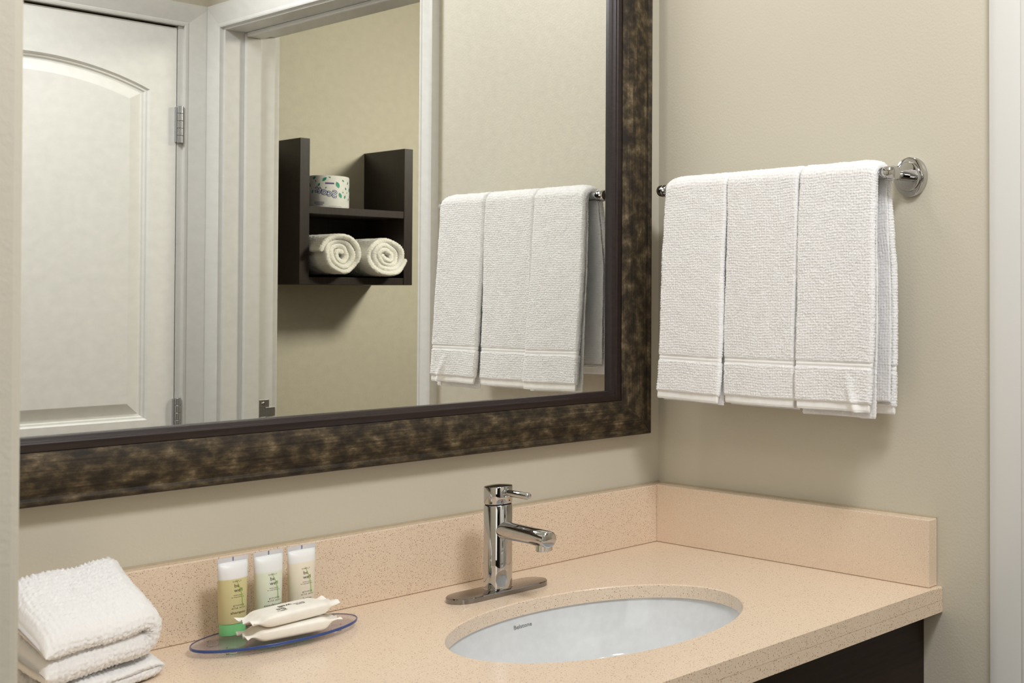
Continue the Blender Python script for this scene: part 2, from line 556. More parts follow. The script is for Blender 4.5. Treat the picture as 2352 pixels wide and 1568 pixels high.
# --- casing around the bathroom doorway (profile: w from the opening outwards, h off the wall)
CAS = [(0, 0), (0, 0.0095), (0.003, 0.011), (0.008, 0.011), (0.011, 0.0095), (0.014, 0.0105), (0.024, 0.0125), (0.036, 0.0148), (0.047, 0.0165), (0.057, 0.0172), (0.0605, 0.016), (0.0605, 0)]

def casing(parent, to3d, a0, a1, top, wmax0, wmax1):
    """legs at a0 / a1 (a1 > a0 along the wall), head at z = top. to3d(a, z, h) -> xyz"""
    def prof(wm):
        return [(min(w, wm), h) for w, h in CAS]
    def leg(a, sg, wm):
        r0 = [to3d(a + sg * w, ZF, h) for w, h in prof(wm)]
        r1 = [to3d(a + sg * w, top + w, h) for w, h in prof(wm)]
        return loft('casing_leg', [r0, r1], True, True, 25)
    obj('casing_leg', leg(a0, -1, wmax0), 'white', parent)
    obj('casing_leg', leg(a1, 1, wmax1), 'white', parent)
    r0 = [to3d(a0 - min(w, wmax0), top + w, h) for w, h in CAS]
    r1 = [to3d(a1 + min(w, wmax1), top + w, h) for w, h in CAS]
    obj('casing_head', loft('casing_head', [r0, r1], True, True, 25), 'white', parent)

def empty_structure(name, label):
    o = bpy.data.objects.new(name, None)
    COL.objects.link(o); o.location = (0, 0, Z0)
    return structure(o, label)

t1 = empty_structure('trim_1', 'white casing and jamb of the bathroom doorway')
# a runs along -y here: a = -y
casing(t1, lambda a, z, h: (-h, -a, z), -OY0 - 0.0095 + 0.0, -OY1 + 0.0095, OZ + 0.0055, 0.0605, 0.0548)
bm = bmesh.new()
for y0, y1 in ((OY0, OY0 + 0.018), (OY1 - 0.018, OY1)):
    add_box(bm, -0.0, 0.122, y0, y1, ZF, OZ + 0.018)
obj('jamb', bm_mesh('jamb', bm), 'white', t1)
obj('head_jamb', box_mesh('head_jamb', 0.0, 0.122, OY1, OY0, OZ, OZ + 0.018), 'white', t1)
for nm, b in (('door_stop', (0.045, 0.086, OY1, OY1 + 0.012, ZF, OZ)), ('door_stop', (0.045, 0.086, OY0 - 0.012, OY0, ZF, OZ)), ('door_stop', (0.045, 0.086, OY1 + 0.012, OY0 - 0.012, OZ - 0.012, OZ))):
    obj(nm, box_mesh(nm, *b, 0.004, 2), 'white', t1)
# bathroom-side casing edge that closes the jamb
obj('casing_leg', box_mesh('casing_leg', 0.12, 0.137, OY1 - 0.066, OY1 - 0.006, ZF, OZ + 0.06, 0.002), 'white', t1)
obj('casing_leg', box_mesh('casing_leg', 0.12, 0.137, OY0 + 0.006, OY0 + 0.066, ZF, OZ + 0.06, 0.002), 'white', t1)
# strike plate on the far jamb
SPX, SPZ = 0.1015, 0.118
bm = bmesh.new()
add_box(bm, SPX - 0.0135, SPX + 0.0125, OY1, OY1 + 0.0016, SPZ + 0.012, SPZ + 0.033, 0.0005)
add_box(bm, SPX - 0.0135, SPX + 0.0125, OY1, OY1 + 0.0016, SPZ - 0.033, SPZ - 0.014, 0.0005)
add_box(bm, SPX - 0.0135, SPX - 0.0105, OY1, OY1 + 0.0016, SPZ - 0.015, SPZ + 0.013)
# curved lip
for k in range(5):
    a = k / 4
    add_box(bm, SPX + 0.004 + 0.0048 * k, SPX + 0.0092 + 0.0048 * k, OY1 + 0.0006 - 0.003 * a * a, OY1 + 0.0030 - 0.003 * a * a, SPZ - 0.013, SPZ + 0.0115, 0.0004)
sp = obj('strike_plate', bm_mesh('strike_plate', bm), 'steel', t1)
for dz in (0.0225, -0.0235):
    obj('screw', lathe('screw', [(0.0, 0.0031), (0.0022, 0.0031), (0.0046, 0.0016), (0.0046, 0.0)], 20, 'y', (SPX - 0.002, OY1 + 0.0002, SPZ + dz)), 'chrome', sp)
obj('latch_hole', box_mesh('latch_hole', SPX - 0.010, SPX + 0.005, OY1 - 0.0005, OY1 + 0.0007, SPZ - 0.0135, SPZ + 0.0118), 'steel', sp)

# --- closed door with arched panel, its casing
t2 = empty_structure('trim_2', 'white casing around the closed panel door')
casing(t2, lambda a, z, h: (a, YD + h, z), DX0 - 0.007, DX1 + 0.013, DZ + 0.006, 0.0605, 0.0605)
bm = bmesh.new()
add_box(bm, DX1 + 0.002, DX1 + 0.0132, YD - 0.12, YD + 0.0005, ZF, DZ + 0.0055)
add_box(bm, DX0 - 0.0132, DX0 - 0.002, YD - 0.12, YD + 0.0005, ZF, DZ + 0.0055)
obj('jamb', bm_mesh('jamb', bm), 'white', t2)
obj('head_jamb', box_mesh('head_jamb', DX0, DX1, YD - 0.12, YD - 0.012, DZ + 0.0025, DZ + 0.006), 'dark_gap', t2)

door = empty_structure('door_1', 'closed white door with an arched raised panel, seen in the mirror')
DY = YD - 0.002
PXC, HALF, ARC_TOP, ARC_SIDE, PBOT = (DX0 + DX1) / 2, 0.246, 1.0245, 0.9668, 0.112
SAG = ARC_TOP - ARC_SIDE
RAD = (HALF ** 2 + SAG ** 2) / (2 * SAG)
ZCN = ARC_TOP - RAD

def arch_loop(d, n=28):
    hw = HALF - d; r = RAD - d
    pts = [(PXC - hw, PBOT + d), (PXC + hw, PBOT + d)]
    a = math.asin(hw / r)
    for k in range(n + 1):
        q = a - 2 * a * k / n
        pts.append((PXC + r * math.sin(q), ZCN + r * math.cos(q)))
    return pts

def rect_loop(x0, x1, z0, z1, d):
    return [(x0 + d, z0 + d), (x1 - d, z0 + d), (x1 - d, z1 - d), (x0 + d, z1 - d)]
PROF = [(0, 0), (0.004, -0.0062), (0.0085, -0.0070), (0.011, -0.0112), (0.0165, -0.0124), (0.0185, -0.0120), (0.0435, -0.0008), (0.0450, -0.0004)]
bm = bmesh.new()
def add_loop(pts, y):
    vs = [bm.verts.new((x, y, z)) for x, z in pts]
    es = [bm.edges.new((vs[k], vs[(k + 1) % len(vs)])) for k in range(len(vs))]
    return vs, es
outer, oe = add_loop([(DX0, ZF + 0.008), (DX1, ZF + 0.008), (DX1, DZ), (DX0, DZ)], DY)
panels = [[arch_loop(d) for d, h in PROF], [rect_loop(PXC - HALF, PXC + HALF, ZF + 0.21, PBOT - 0.14, d) for d, h in PROF]]
es_all = list(oe)
firsts = []
for loops in panels:
    vs, es = add_loop(loops[0], DY); es_all += es; firsts.append(vs)
bmesh.ops.triangle_fill(bm, edges=es_all, use_beauty=True)
for loops, prev in zip(panels, firsts):
    for (d, h), pts in list(zip(PROF, loops))[1:]:
        cur = [bm.verts.new((x, DY + h, z)) for x, z in pts]
        for k in range(len(cur)):
            k2 = (k + 1) % len(cur)
            bm.faces.new((prev[k], prev[k2], cur[k2], cur[k]))
        prev = cur
    bm.faces.new(prev)
back = [bm.verts.new((v.co.x, DY - 0.035, v.co.z)) for v in outer]
for k in range(4):
    bm.faces.new((outer[k], outer[(k + 1) % 4], back[(k + 1) % 4], back[k]))
bm.faces.new(back)
obj('door_slab', bm_mesh('door_slab', bm), 'door', door)
for z0, z1 in ((0.8345, 0.9315), (0.068, 0.165)):
    hg = obj('hinge', box_mesh('hinge', DX1 - 0.004, DX1 + 0.003, DY, DY + 0.010, z0 + 0.002, z1 - 0.002, 0.0008), 'steel', door)
    L = (z1 - z0) / 5
    for k in range(5):
        pr = [(0.0062, 0.0003), (0.0068, 0.001), (0.0068, L - 0.001), (0.0062, L - 0.0003)]
        obj('knuckle', lathe('knuckle', pr, 20, 'z', (DX1 + 0.005, DY + 0.0125, z0 + k * L)), 'steel', hg)

# ================================================================== MIRROR
xr, xl, zb, zt = -0.040, -1.075, 0.1968, 1.215
mir = thing('wall_mirror', 'large wall mirror in a mottled bronze frame above the vanity', 'mirror', (-0.56, 0, zb), (0.0031, 0, 0))
OFF = Vector((0.56, 0, -zb))
MOULD = [(0, 0.0), (0, 0.0285), (0.0015, 0.0305), (0.0045, 0.0312), (0.0075, 0.0300), (0.0090, 0.0290), (0.0105, 0.0296), (0.016, 0.0318), (0.024, 0.0332), (0.034, 0.0332), (0.044, 0.0318), (0.052, 0.0296), (0.0585, 0.0272), (0.0608, 0.0262), (0.0612, 0.0240), (0.0612, 0.0)]
LINER = [(0.0612, 0.012), (0.0612, 0.0252), (0.0630, 0.0262), (0.0705, 0.0262), (0.0722, 0.0252), (0.0730, 0.0225), (0.0765, 0.0205), (0.0782, 0.0185), (0.0786, 0.0108), (0.0786, 0.0100)]
corners = [((xl, 0, zb), (1, 0, 1)), ((xr, 0, zb), (-1, 0, 1)), ((xr, 0, zt), (-1, 0, -1)), ((xl, 0, zt), (1, 0, -1))]
for nm, pr, mats in (('frame_rail', MOULD, ('bronze_x', 'bronze_z')), ('liner_rail', LINER, ('liner', 'liner'))):
    for k in range(4):
        (p0, d0), (p1, d1) = corners[k], corners[(k + 1) % 4]
        me = mitred(nm, pr, [Vector(p0) + OFF, Vector(p1) + OFF], [(d0, (0, -1, 0)), (d1, (0, -1, 0))])
        obj(nm, me, mats[k % 2], mir)
# thin dark edge round the outside of the frame
for k in range(4):
    (p0, d0), (p1, d1) = corners[k], corners[(k + 1) % 4]
    me = mitred('frame_edge', [(-0.0012, 0.0005), (-0.0012, 0.0270), (0.0005, 0.0285), (0.0006, 0.0005)], [Vector(p0) + OFF, Vector(p1) + OFF], [(d0, (0, -1, 0)), (d1, (0, -1, 0))])
    obj('frame_edge', me, 'liner', mir)
g = 0.0775
obj('glass', box_mesh('glass', xl + g + 0.56, xr - g + 0.56, -0.0105, -0.0045, g, zt - zb - g), 'mirror', mir)

# ================================================================== VANITY
SX, SY, SA, SB = -0.3957, -0.3664, 0.1969, 0.1732       # basin opening
YF = -0.646
SLAB, APRON = 0.020, 0.0377
NE = 96
bm = bmesh.new()
def rect_pt(k):
    # point on the slab outline in the direction of the ellipse angle, so the top can be stitched ring to ring
    a = 2 * math.pi * k / NE
    dx, dy = math.cos(a), math.sin(a)
    tx = ((-0.0005 if dx > 0 else XL + 0.001) - SX) / dx if abs(dx) > 1e-9 else 1e9
    ty = ((-0.001 if dy > 0 else YF) - SY) / dy if abs(dy) > 1e-9 else 1e9
    t = min(tx, ty)
    return SX + t * dx, SY + t * dy
def ell(s, k):
    a = 2 * math.pi * k / NE
    # same direction angle, radius of the ellipse in that direction
    c, sn = math.cos(a), math.sin(a)
    r = 1 / math.sqrt((c / SA) ** 2 + (sn / SB) ** 2)
    return SX + r * s * c, SY + r * s * sn
rings = []
def ring(fn, z):
    r = [bm.verts.new((*fn(k), z)) for k in range(NE)]
    rings.append(r)
bv = 0.0015
ring(lambda k: ell(1.0, k), -SLAB)
ring(lambda k: ell(1.0, k), -bv)
ring(lambda k: ell(1.004, k), -bv * 0.35)
ring(lambda k: ell(1.010, k), 0)
ring(rect_pt, 0)
for a, b2 in zip(rings[:-1], rings[1:]):
    for k in range(NE):
        k2 = (k + 1) % NE
        bm.faces.new((a[k], a[k2], b2[k2], b2[k]))
# square the slab corners
top_outer = rings[-1]
for cx, cy in ((-0.0005, -0.001), (XL + 0.001, -0.001), (XL + 0.001, YF), (-0.0005, YF)):
    v = min(top_outer, key=lambda q: (q.co.x - cx) ** 2 + (q.co.y - cy) ** 2)
    v.co.x, v.co.y = cx, cy
low = [bm.verts.new((v.co.x, v.co.y, -SLAB)) for v in top_outer]
for k in range(NE):
    k2 = (k + 1) % NE
    bm.faces.new((top_outer[k], top_outer[k2], low[k2], low[k]))
    bm.faces.new((low[k], low[k2], rings[0][k2], rings[0][k]))
# round over the long front arris, then hang the built-up front edge below
fe = [e for e in bm.edges if abs(e.verts[0].co.z) < 1e-6 and abs(e.verts[1].co.z) < 1e-6 and abs(e.verts[0].co.y - YF) < 1e-5 and abs(e.verts[1].co.y - YF) < 1e-5]
bmesh.ops.bevel(bm, geom=fe, offset=0.003, segments=3, affect='EDGES', profile=0.5)
add_box(bm, XL + 0.001, -0.0005, YF, YF + 0.03, -APRON, -SLAB + 0.0002)
ct = obj('countertop', bm_mesh('countertop', bm), 'quartz')
tag(ct, 'speckled beige quartz vanity top with an oval cut-out', 'countertop')

def splash(name, x0, x1, y0, y1, label, caulk):
    o = obj(name, box_mesh(name, x0, x1, y0, y1, 0.0003, 0.1016, 0.0014, 2), 'quartz')
    tag(o, label, 'backsplash')
    obj('caulk_bead', box_mesh('caulk_bead', *caulk), 'caulk', o)
splash('backsplash', XL + 0.001, -0.0005, -0.0213, -0.0008, 'long speckled quartz backsplash under the mirror', (XL + 0.001, -0.0005, -0.004, -0.0002, 0.1012, 0.1040))
splash('side_splash', -0.0213, -0.0008, -0.6358, -0.0216, 'short speckled quartz side splash below the towel bar', (-0.003, -0.0002, -0.6355, -0.0216, 0.1012, 0.1036))

# basin
def bowl_r(z):
    zs = [-0.152, -0.146, -0.128, -0.100, -0.065, -0.035, -0.0202]
    rs = [0.10, 0.42, 0.70, 0.865, 0.955, 1.005, 1.02]
    return float(np.interp(z, zs, rs))
prof = [(-0.0203, 1.10), (-0.0203, 1.02)] + [(z, bowl_r(z)) for z in np.linspace(-0.024, -0.146, 22)] + [(-0.1505, 0.22), (-0.1525, 0.10), (-0.153, 0.0001)]
outp = [(-0.160, 0.0001), (-0.158, 0.3), (-0.140, 0.75), (-0.10, 0.95), (-0.05, 1.06), (-0.026, 1.10)]
V, Fs = [], []
allp = prof + outp
for z, s in allp:
    for k in range(NE):
        V.append((*ell(s, k), z))
for i in range(len(allp)):
    i2 = (i + 1) % len(allp)
    for k in range(NE):
        k2 = (k + 1) % NE
        Fs.append((i * NE + k, i * NE + k2, i2 * NE + k2, i2 * NE + k))
bm = bmesh.new()
bvs = [bm.verts.new(v) for v in V]
for f in Fs:
    bm.faces.new([bvs[i] for i in f])
bmesh.ops.remove_doubles(bm, verts=bm.verts, dist=1e-4)
basin = thing('sink_basin', 'white oval undermount porcelain basin in the vanity top', 'sink', (SX, SY, -0.16))
bo = obj('bowl', bm_mesh('bowl', bm, True, 50), 'porcelain', basin, (-SX, -SY, 0.16))
obj('drain', lathe('drain', [(0.0, 0.0012), (0.012, 0.0012), (0.014, 0.003), (0.021, 0.0026), (0.022, 0.0)], 32, 'z', (0, 0, 0.0072)), 'chrome', basin)
# maker's lettering printed on the far side of the bowl
def on_bowl(x, y):
    X = SX - 0.004 + x; Z = -0.0375 + y * 0.98
    s = bowl_r(Z)
    q = 1 - ((X - SX) / (SA * s)) ** 2
    return Vector((X - SX, SB * s * math.sqrt(max(q, 0)) - 0.0006, Z + 0.16))
obj('lettering', remap(text_mesh('Belstone', 0.0078, 'CENTER', 0.00012, 0, 1.06), on_bowl), 'grey_print', basin)

# cabinet below
cab = thing('vanity_cabinet', 'dark brown vanity cabinet under the quartz top', 'cabinet', (-0.56, -0.3, ZF))
ox, oy, oz = 0.56, 0.3, Z0
obj('carcass', box_mesh('carcass', XL + 0.002 + ox, -0.0008 + ox, -0.590 + oy, -0.003 + oy, 0.09, Z0 - 0.30), 'cabinet', cab)
obj('side_panel', box_mesh('side_panel', -0.019 + ox, -0.0008 + ox, -0.590 + oy, -0.003 + oy, Z0 - 0.30, Z0 - APRON), 'cabinet', cab)
obj('side_panel', box_mesh('side_panel', XL + 0.002 + ox, XL + 0.02 + ox, -0.590 + oy, -0.003 + oy, Z0 - 0.30, Z0 - APRON), 'cabinet', cab)
obj('top_rail', box_mesh('top_rail', XL + 0.02 + ox, -0.019 + ox, -0.590 + oy, -0.572 + oy, Z0 - 0.14, Z0 - APRON), 'cabinet', cab)
obj('apron_panel', box_mesh('apron_panel', XL + 0.002 + ox, -0.0008 + ox, -0.6106 + oy, -0.590 + oy, Z0 - 0.30, Z0 - APRON + 0.0002, 0.0008), 'cabinet', cab)
for k in range(2):
    x0 = XL + 0.004 + k * 0.5575
    obj('door', box_mesh('door', x0 + ox, x0 + 0.5545 + ox, -0.6106 + oy, -0.590 + oy, 0.10, Z0 - 0.303, 0.001), 'cabinet', cab)
obj('toe_kick', box_mesh('toe_kick', XL + 0.01 + ox, -0.01 + ox, -0.54 + oy, -0.02 + oy, 0.0, 0.0905), 'cabinet', cab)

# ================================================================== FAUCET
FX, FY = -0.391, -0.1185
fau = thing('faucet', 'chrome single-lever faucet standing behind the basin', 'faucet', (FX, FY, 0))
def stadium(hl, hd, z, n=16):
    pts = []
    for k in range(n + 1):
        a = -math.pi / 2 + math.pi * k / n
        pts.append((hl - hd + hd * math.cos(a), hd * math.sin(a), z))
    for k in range(n + 1):
        a = math.pi / 2 + math.pi * k / n
        pts.append((-hl + hd + hd * math.cos(a), hd * math.sin(a), z))
    return pts
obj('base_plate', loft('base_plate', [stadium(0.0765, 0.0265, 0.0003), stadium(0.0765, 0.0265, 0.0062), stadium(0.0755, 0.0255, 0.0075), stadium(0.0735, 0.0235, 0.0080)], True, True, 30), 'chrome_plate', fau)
obj('body', lathe('body', [(0.0202, 0.0078), (0.0202, 0.0095), (0.0195, 0.0102), (0.0195, 0.1300), (0.0190, 0.1308), (0.0178, 0.1312)], 64), 'chrome', fau)
obj('collar', lathe('collar', [(0.0180, 0.1309), (0.0180, 0.1330)], 48), 'dark_gap', fau)
cap = obj('lever_cap', lathe('lever_cap', [(0.0178, 0.1326), (0.0192, 0.1330), (0.0196, 0.1338), (0.0196, 0.1570), (0.0192, 0.1578), (0.0185, 0.1581), (0.0140, 0.1589), (0.0090, 0.1595), (0.0045, 0.1599), (0.0, 0.1600)], 64), 'chrome', fau)
obj('lever', tube_mesh('lever', [(0, -0.017, 0.1492), (0, -0.022, 0.1492), (0, -0.0225, 0.1492), (0, -0.0735, 0.1490), (0, -0.0752, 0.1490), (0, -0.0760, 0.1490)], [0.0062, 0.0060, 0.0049, 0.0049, 0.0043, 0.0030], 24), 'chrome', cap)
for sx, nm in ((-0.006, 'red_dot'), (0.006, 'blue_print')):
    a = math.asin(sx / 0.0196)
    obj('temperature_dot', lathe('temperature_dot', [(0.0, 0.0004), (0.0009, 0.0003), (0.0009, -0.0004)], 12, 'y', (sx, -0.0196 * math.cos(a) - 0.0002, 0.1372)), nm, cap)
spt = obj('spout', tube_mesh('spout', [(0, -0.012, 0.0945), (0, -0.05, 0.0938), (0, -0.09, 0.0928), (0, -0.1220, 0.0920), (0, -0.1240, 0.0920), (0, -0.1246, 0.0920)], [0.0128, 0.0124, 0.0121, 0.0119, 0.0112, 0.0098], 40), 'chrome', fau)
obj('aerator', lathe('aerator', [(0.0112, 0.085), (0.0112, 0.0758), (0.0106, 0.0750), (0.0080, 0.0750), (0.0076, 0.078)], 40, 'z', (0, -0.1118, 0)), 'chrome', spt)

# ================================================================== TOWEL BAR
BX, BZ = -0.0665, 0.6200
bar = thing('towel_bar', 'chrome towel bar with round rosettes on the right wall', 'towel bar', (0, -0.3486, BZ))
h = 0.2665
half = [(0.0083, 0.0), (0.0083, 0.2410), (0.0094, 0.2414), (0.0105, 0.2422), (0.0107, 0.2436), (0.0107, 0.2490), (0.0099, 0.2496), (0.0099, 0.2504), (0.0108, 0.2510), (0.0109, 0.2550), (0.0104, 0.2595), (0.0094, 0.2626), (0.0080, 0.2634), (0.0, 0.2635)]
prof = [(r, -z) for r, z in half[::-1]] + half[1:]
obj('rod', lathe('rod', prof, 40, 'y', (BX, 0, 0)), 'chrome', bar)
for sy in (-0.2390, 0.2345):
    obj('post', lathe('post', [(0.0070, -0.0665), (0.0070, -0.0365), (0.0076, -0.0360), (0.0076, -0.0350), (0.0070, -0.0345), (0.0070, -0.008)], 32, 'x', (0, sy, 0)), 'chrome', bar)
    obj('rosette', lathe('rosette', [(0.0308, -0.0003), (0.0308, -0.0060), (0.0300, -0.0074), (0.0285, -0.0080), (0.0230, -0.0082), (0.0228, -0.0118), (0.0220, -0.0130), (0.0200, -0.0134), (0.0, -0.0134)], 64, 'x', (0, sy, 0)), 'chrome', bar)

# ================================================================== HANGING TOWELS
def hang_path(xf, zf, xb, zbk, r):
    """front hem (xf, zf) up over the bar with radius r and down to the back hem (xb, zbk); returns (x, z) points"""
    pts = []
    n = 40
    for k in range(n + 1):
        q = k / n
        z = zf + (BZ - zf) * q
        x = xf + (BX - r - xf) * (q ** 0.85)
        pts.append((x, z))
    for k in range(1, 24):
        a = math.pi - math.pi * k / 24
        pts.append((BX + r * math.cos(a), BZ + r * math.sin(a)))
    for k in range(n + 1):
        q = k / n
        z = BZ + (zbk - BZ) * q
        pts.append((BX + r + (xb - BX - r) * min(1, q * 2.5), z))
    return pts

def make_hung(label, yc, W, xf, zf, xb, zbk, seed, skew, crease=0.0, inner_drop=0.004, pull=0.0, flare=0.0, rnd_l=0.0, rnd_r=0.0):
    t = thing('hanging_towel', label, 'towel', (0, yc, BZ), group='white towels folded over the chrome bar')
    T1, T2 = 0.0102, 0.0026
    r1 = 0.0086 + T2 + T1 / 2
    def fin(a, b, w, s):
        # b height; slight uneven hang, flare near the hem, soft ripples
        low = np.clip((BZ - b) / (BZ - zf), 0, 1)
        front = (a < BX).astype(float)
        y = -w * (1 + 0.008 * low) + 0.0012 * np.sin(b * 23 + seed) - pull * front * low ** 6 * np.clip(0.5 - w / W, 0, 1)
        x = a + 0.0022 * np.sin(w * 30 + seed) * low * front
        y = y - flare * low * np.clip(w / W + 0.5, 0, 1) * front
        z = b - BZ + skew * w * low
        hi = np.clip((b - (BZ - 0.05)) / 0.05, 0, 1)
        for amt, side in ((rnd_l, -w), (rnd_r, w)):
            q = np.clip((side - (W / 2 - 0.030)) / 0.030, 0, 1)
            z = z - amt * hi * q ** 2.5
        cr = crease * np.exp(-((w - (W / 2 - 0.028) - (b - zf) * -0.35) / 0.008) ** 2) * np.clip((zf + 0.06 - b) / 0.05, 0, 1) * front
        x = x - cr
        return np.c_[x, y, z]
    P = hang_path(xf + T1 / 2, zf + 0.011, xb, zbk + 0.011, r1)
    L = float(np.sum(np.hypot(*np.diff(np.array(P), axis=0).T)))
    b0, b1 = 0.052, 0.0635
    fl = [(b0, b1, 0.0011), (L - b1, L - b0, 0.0011)]
    obj('terry_body', terry('terry_body', P, W, T1, fin, flat=fl, seed=seed, amp=0.0007, rnd=0.0008), 'terry', t)
    # flat woven border and bottom hems
    PP = np.array(P); sg = np.r_[0, np.cumsum(np.hypot(*np.diff(PP, axis=0).T))]
    def sub(a, b):
        q = np.linspace(a, b, 10)
        return np.c_[np.interp(q, sg, PP[:, 0]), np.interp(q, sg, PP[:, 1])]
    for a, b in ((b0 + 0.0012, b1 - 0.0012), (L - b1 + 0.0012, L - b0 - 0.0012)):
        obj('border_band', terry('border_band', sub(a, b), W - 0.0012, T1 - 0.0012, fin, ds=0.0025, amp=0), 'weave', t)
    d0 = np.array(P[1]) - np.array(P[0]); d0 /= np.linalg.norm(d0)
    hem = [tuple(np.array(P[0]) - d0 * 0.011 + d0 * q) for q in np.linspace(0, 0.015, 6)]
    obj('hem', terry('hem', hem, W - 0.005, 0.0046, fin, ds=0.002, amp=0, square=True), 'weave', t)
    d1 = np.array(P[-1]) - np.array(P[-2]); d1 /= np.linalg.norm(d1)
    hem = [tuple(np.array(P[-1]) - d1 * 0.004 + d1 * q) for q in np.linspace(0, 0.015, 6)]
    obj('hem', terry('hem', hem, W - 0.005, 0.0046, fin, ds=0.002, amp=0, square=True), 'weave', t)
    # folded-in layer between the front and the bar, its edge shows at the sides
    P2 = hang_path(xf + T1 + T2 / 2 + 0.006, zf - inner_drop, xb - 0.012, zbk + 0.02, 0.0086 + T2 / 2)
    obj('inner_fold', terry('inner_fold', P2, W - 0.004, T2, fin, ds=0.0016, amp=0.0009, rnd=0.0005, seed=seed + 9), 'terry', t)
    return t
make_hung('white terry towel on the chrome bar, nearest the mirror', -0.1945, 0.149, -0.107, 0.266, -0.034, 0.292, 3, -0.018, 0.0, 0.004, 0.0, 0.004, 0.006, 0.0)
make_hung('middle of the three white terry towels on the chrome bar', -0.3510, 0.1560, -0.099, 0.2655, -0.036, 0.285, 5, -0.010, 0.0, 0.004, 0.002)
make_hung('white terry towel on the chrome bar, nearest the door casing, hem corner creased', -0.5100, 0.1520, -0.103, 0.266, -0.036, 0.258, 8, 0.0, 0.006, 0.010, 0.008, 0.005, 0.0, 0.005)

# ================================================================== FOLDED TOWELS ON THE COUNTER
E1 = np.array([0.902, 0.432]); E2 = np.array([-0.05, 0.999])
FR = np.array([-0.8235, -0.1425])          # front right corner of the stack
def make_folded(label, zoff, Lx, W, T, gap, seed, grow, inset):
    c = FR - E1 * Lx / 2 + E2 * W / 2
    t = thing('folded_towel', label, 'towel', (c[0], c[1], zoff), group='folded white towels at the left end of the vanity')
    r = T / 2 + gap / 2
    zlo = T / 2 + 0.0022
    P = []
    for q in np.linspace(0, 1, 24):
        P.append((-Lx / 2 + (Lx - r - T / 2) * q, zlo + 0.0012 * math.sin(q * 5 + seed) * math.sin(math.pi * q)))
    cx = Lx / 2 - r - T / 2
    for k in range(1, 16):
        a = -math.pi / 2 + math.pi * k / 16
        P.append((cx + r * math.cos(a), zlo + r + r * math.sin(a)))
    for q in np.linspace(0, 1, 24):
        P.append((cx - (cx + Lx / 2) * q, zlo + 2 * r + 0.002 * math.sin(q * 4 + seed) * math.sin(math.pi * q) - 0.002 * q * q))
    def fin(a, b, w, s):
        tt = np.clip(w / W + 0.5, 0.0, 1.05)
        top = np.clip((b - T) / (T + gap), 0, 1)
        a2 = a + 0.003 * np.sin(w * 40 + seed) - inset * (1 - top) * np.clip(a / 0.05, 0, 1)
        w2 = w + 0.003 * np.sin(a * 30 + seed)
        # the folds puff up towards the wall, the layers share one wedge
        z = (b + zoff) * (1 + grow * tt ** 0.9) - zoff
        # the free upper layer sags a little over the front and rounds off at the corners
        z = z - 0.004 * top * np.exp(-((w + W / 2) / 0.02) ** 2) - 0.006 * top * np.clip((np.abs(a2) - Lx / 2 + 0.03) / 0.03, 0, 1) ** 2
        return np.c_[a2 * E1[0] + w2 * E2[0], a2 * E1[1] + w2 * E2[1], z]
    obj('terry_body', terry('terry_body', P, W, T, fin, ds=0.0013, amp=0.0008, rnd=0.0010, pitch=(0.0056, 0.0062), seed=seed), 'terry', t)
    return t
make_folded('fluffy folded white towel, lower of the counter stack', 0.0004, 0.138, 0.104, 0.0108, 0.0008, 11, 0.58, 0.0)
make_folded('fluffy folded white towel, upper of the counter stack', 0.0245, 0.146, 0.108, 0.0262, 0.0014, 23, 0.68, 0.004)

# ================================================================== TRAY, TUBES, SOAPS
TX, TY, TZ = -0.6845, -0.0985, 0.0068
tray = thing('amenity_tray', 'clear oval acrylic tray with a blue edge on small feet', 'tray', (TX, TY, 0), (0, 0, math.radians(-3)))
def oval(a, b, z, n=72):
    return [(a * math.cos(2 * math.pi * k / n), b * math.sin(2 * math.pi * k / n), z) for k in range(n)]
TA, TB, TT = 0.0945, 0.0600, 0.0038
obj('plate', loft('plate', [oval(TA - 0.0014, TB - 0.0014, TZ), oval(TA - 0.0014, TB - 0.0014, TZ + TT)], True, True, 30), 'acrylic', tray)
rr = []
for a_, z_ in ((-0.0014, 0.0), (-0.0002, 0.0004), (0.0, 0.0011), (0.0, TT - 0.0008), (-0.0003, TT - 0.0001), (-0.0014, TT)):
    rr.append(oval(TA + a_, TB + a_, TZ + z_))
V = [p for r in rr for p in r]; n = 72
Fs = [(i * n + k, i * n + (k + 1) % n, ((i + 1) % 6) * n + (k + 1) % n, ((i + 1) % 6) * n + k) for i in range(6) for k in range(n)]
obj('rim', mesh('rim', V, Fs, True), 'blue_rim', tray)
for fx, fy in ((-0.064, 0.022), (-0.060, -0.026), (0.064, 0.022), (0.060, -0.026)):
    obj('foot', lathe('foot', [(0.0052, 0.0004), (0.0060, 0.0012), (0.0060, TZ - 0.0003)], 24, 'z', (fx, fy, 0)), 'acrylic_foot', tray)
TTOP = TZ + TT

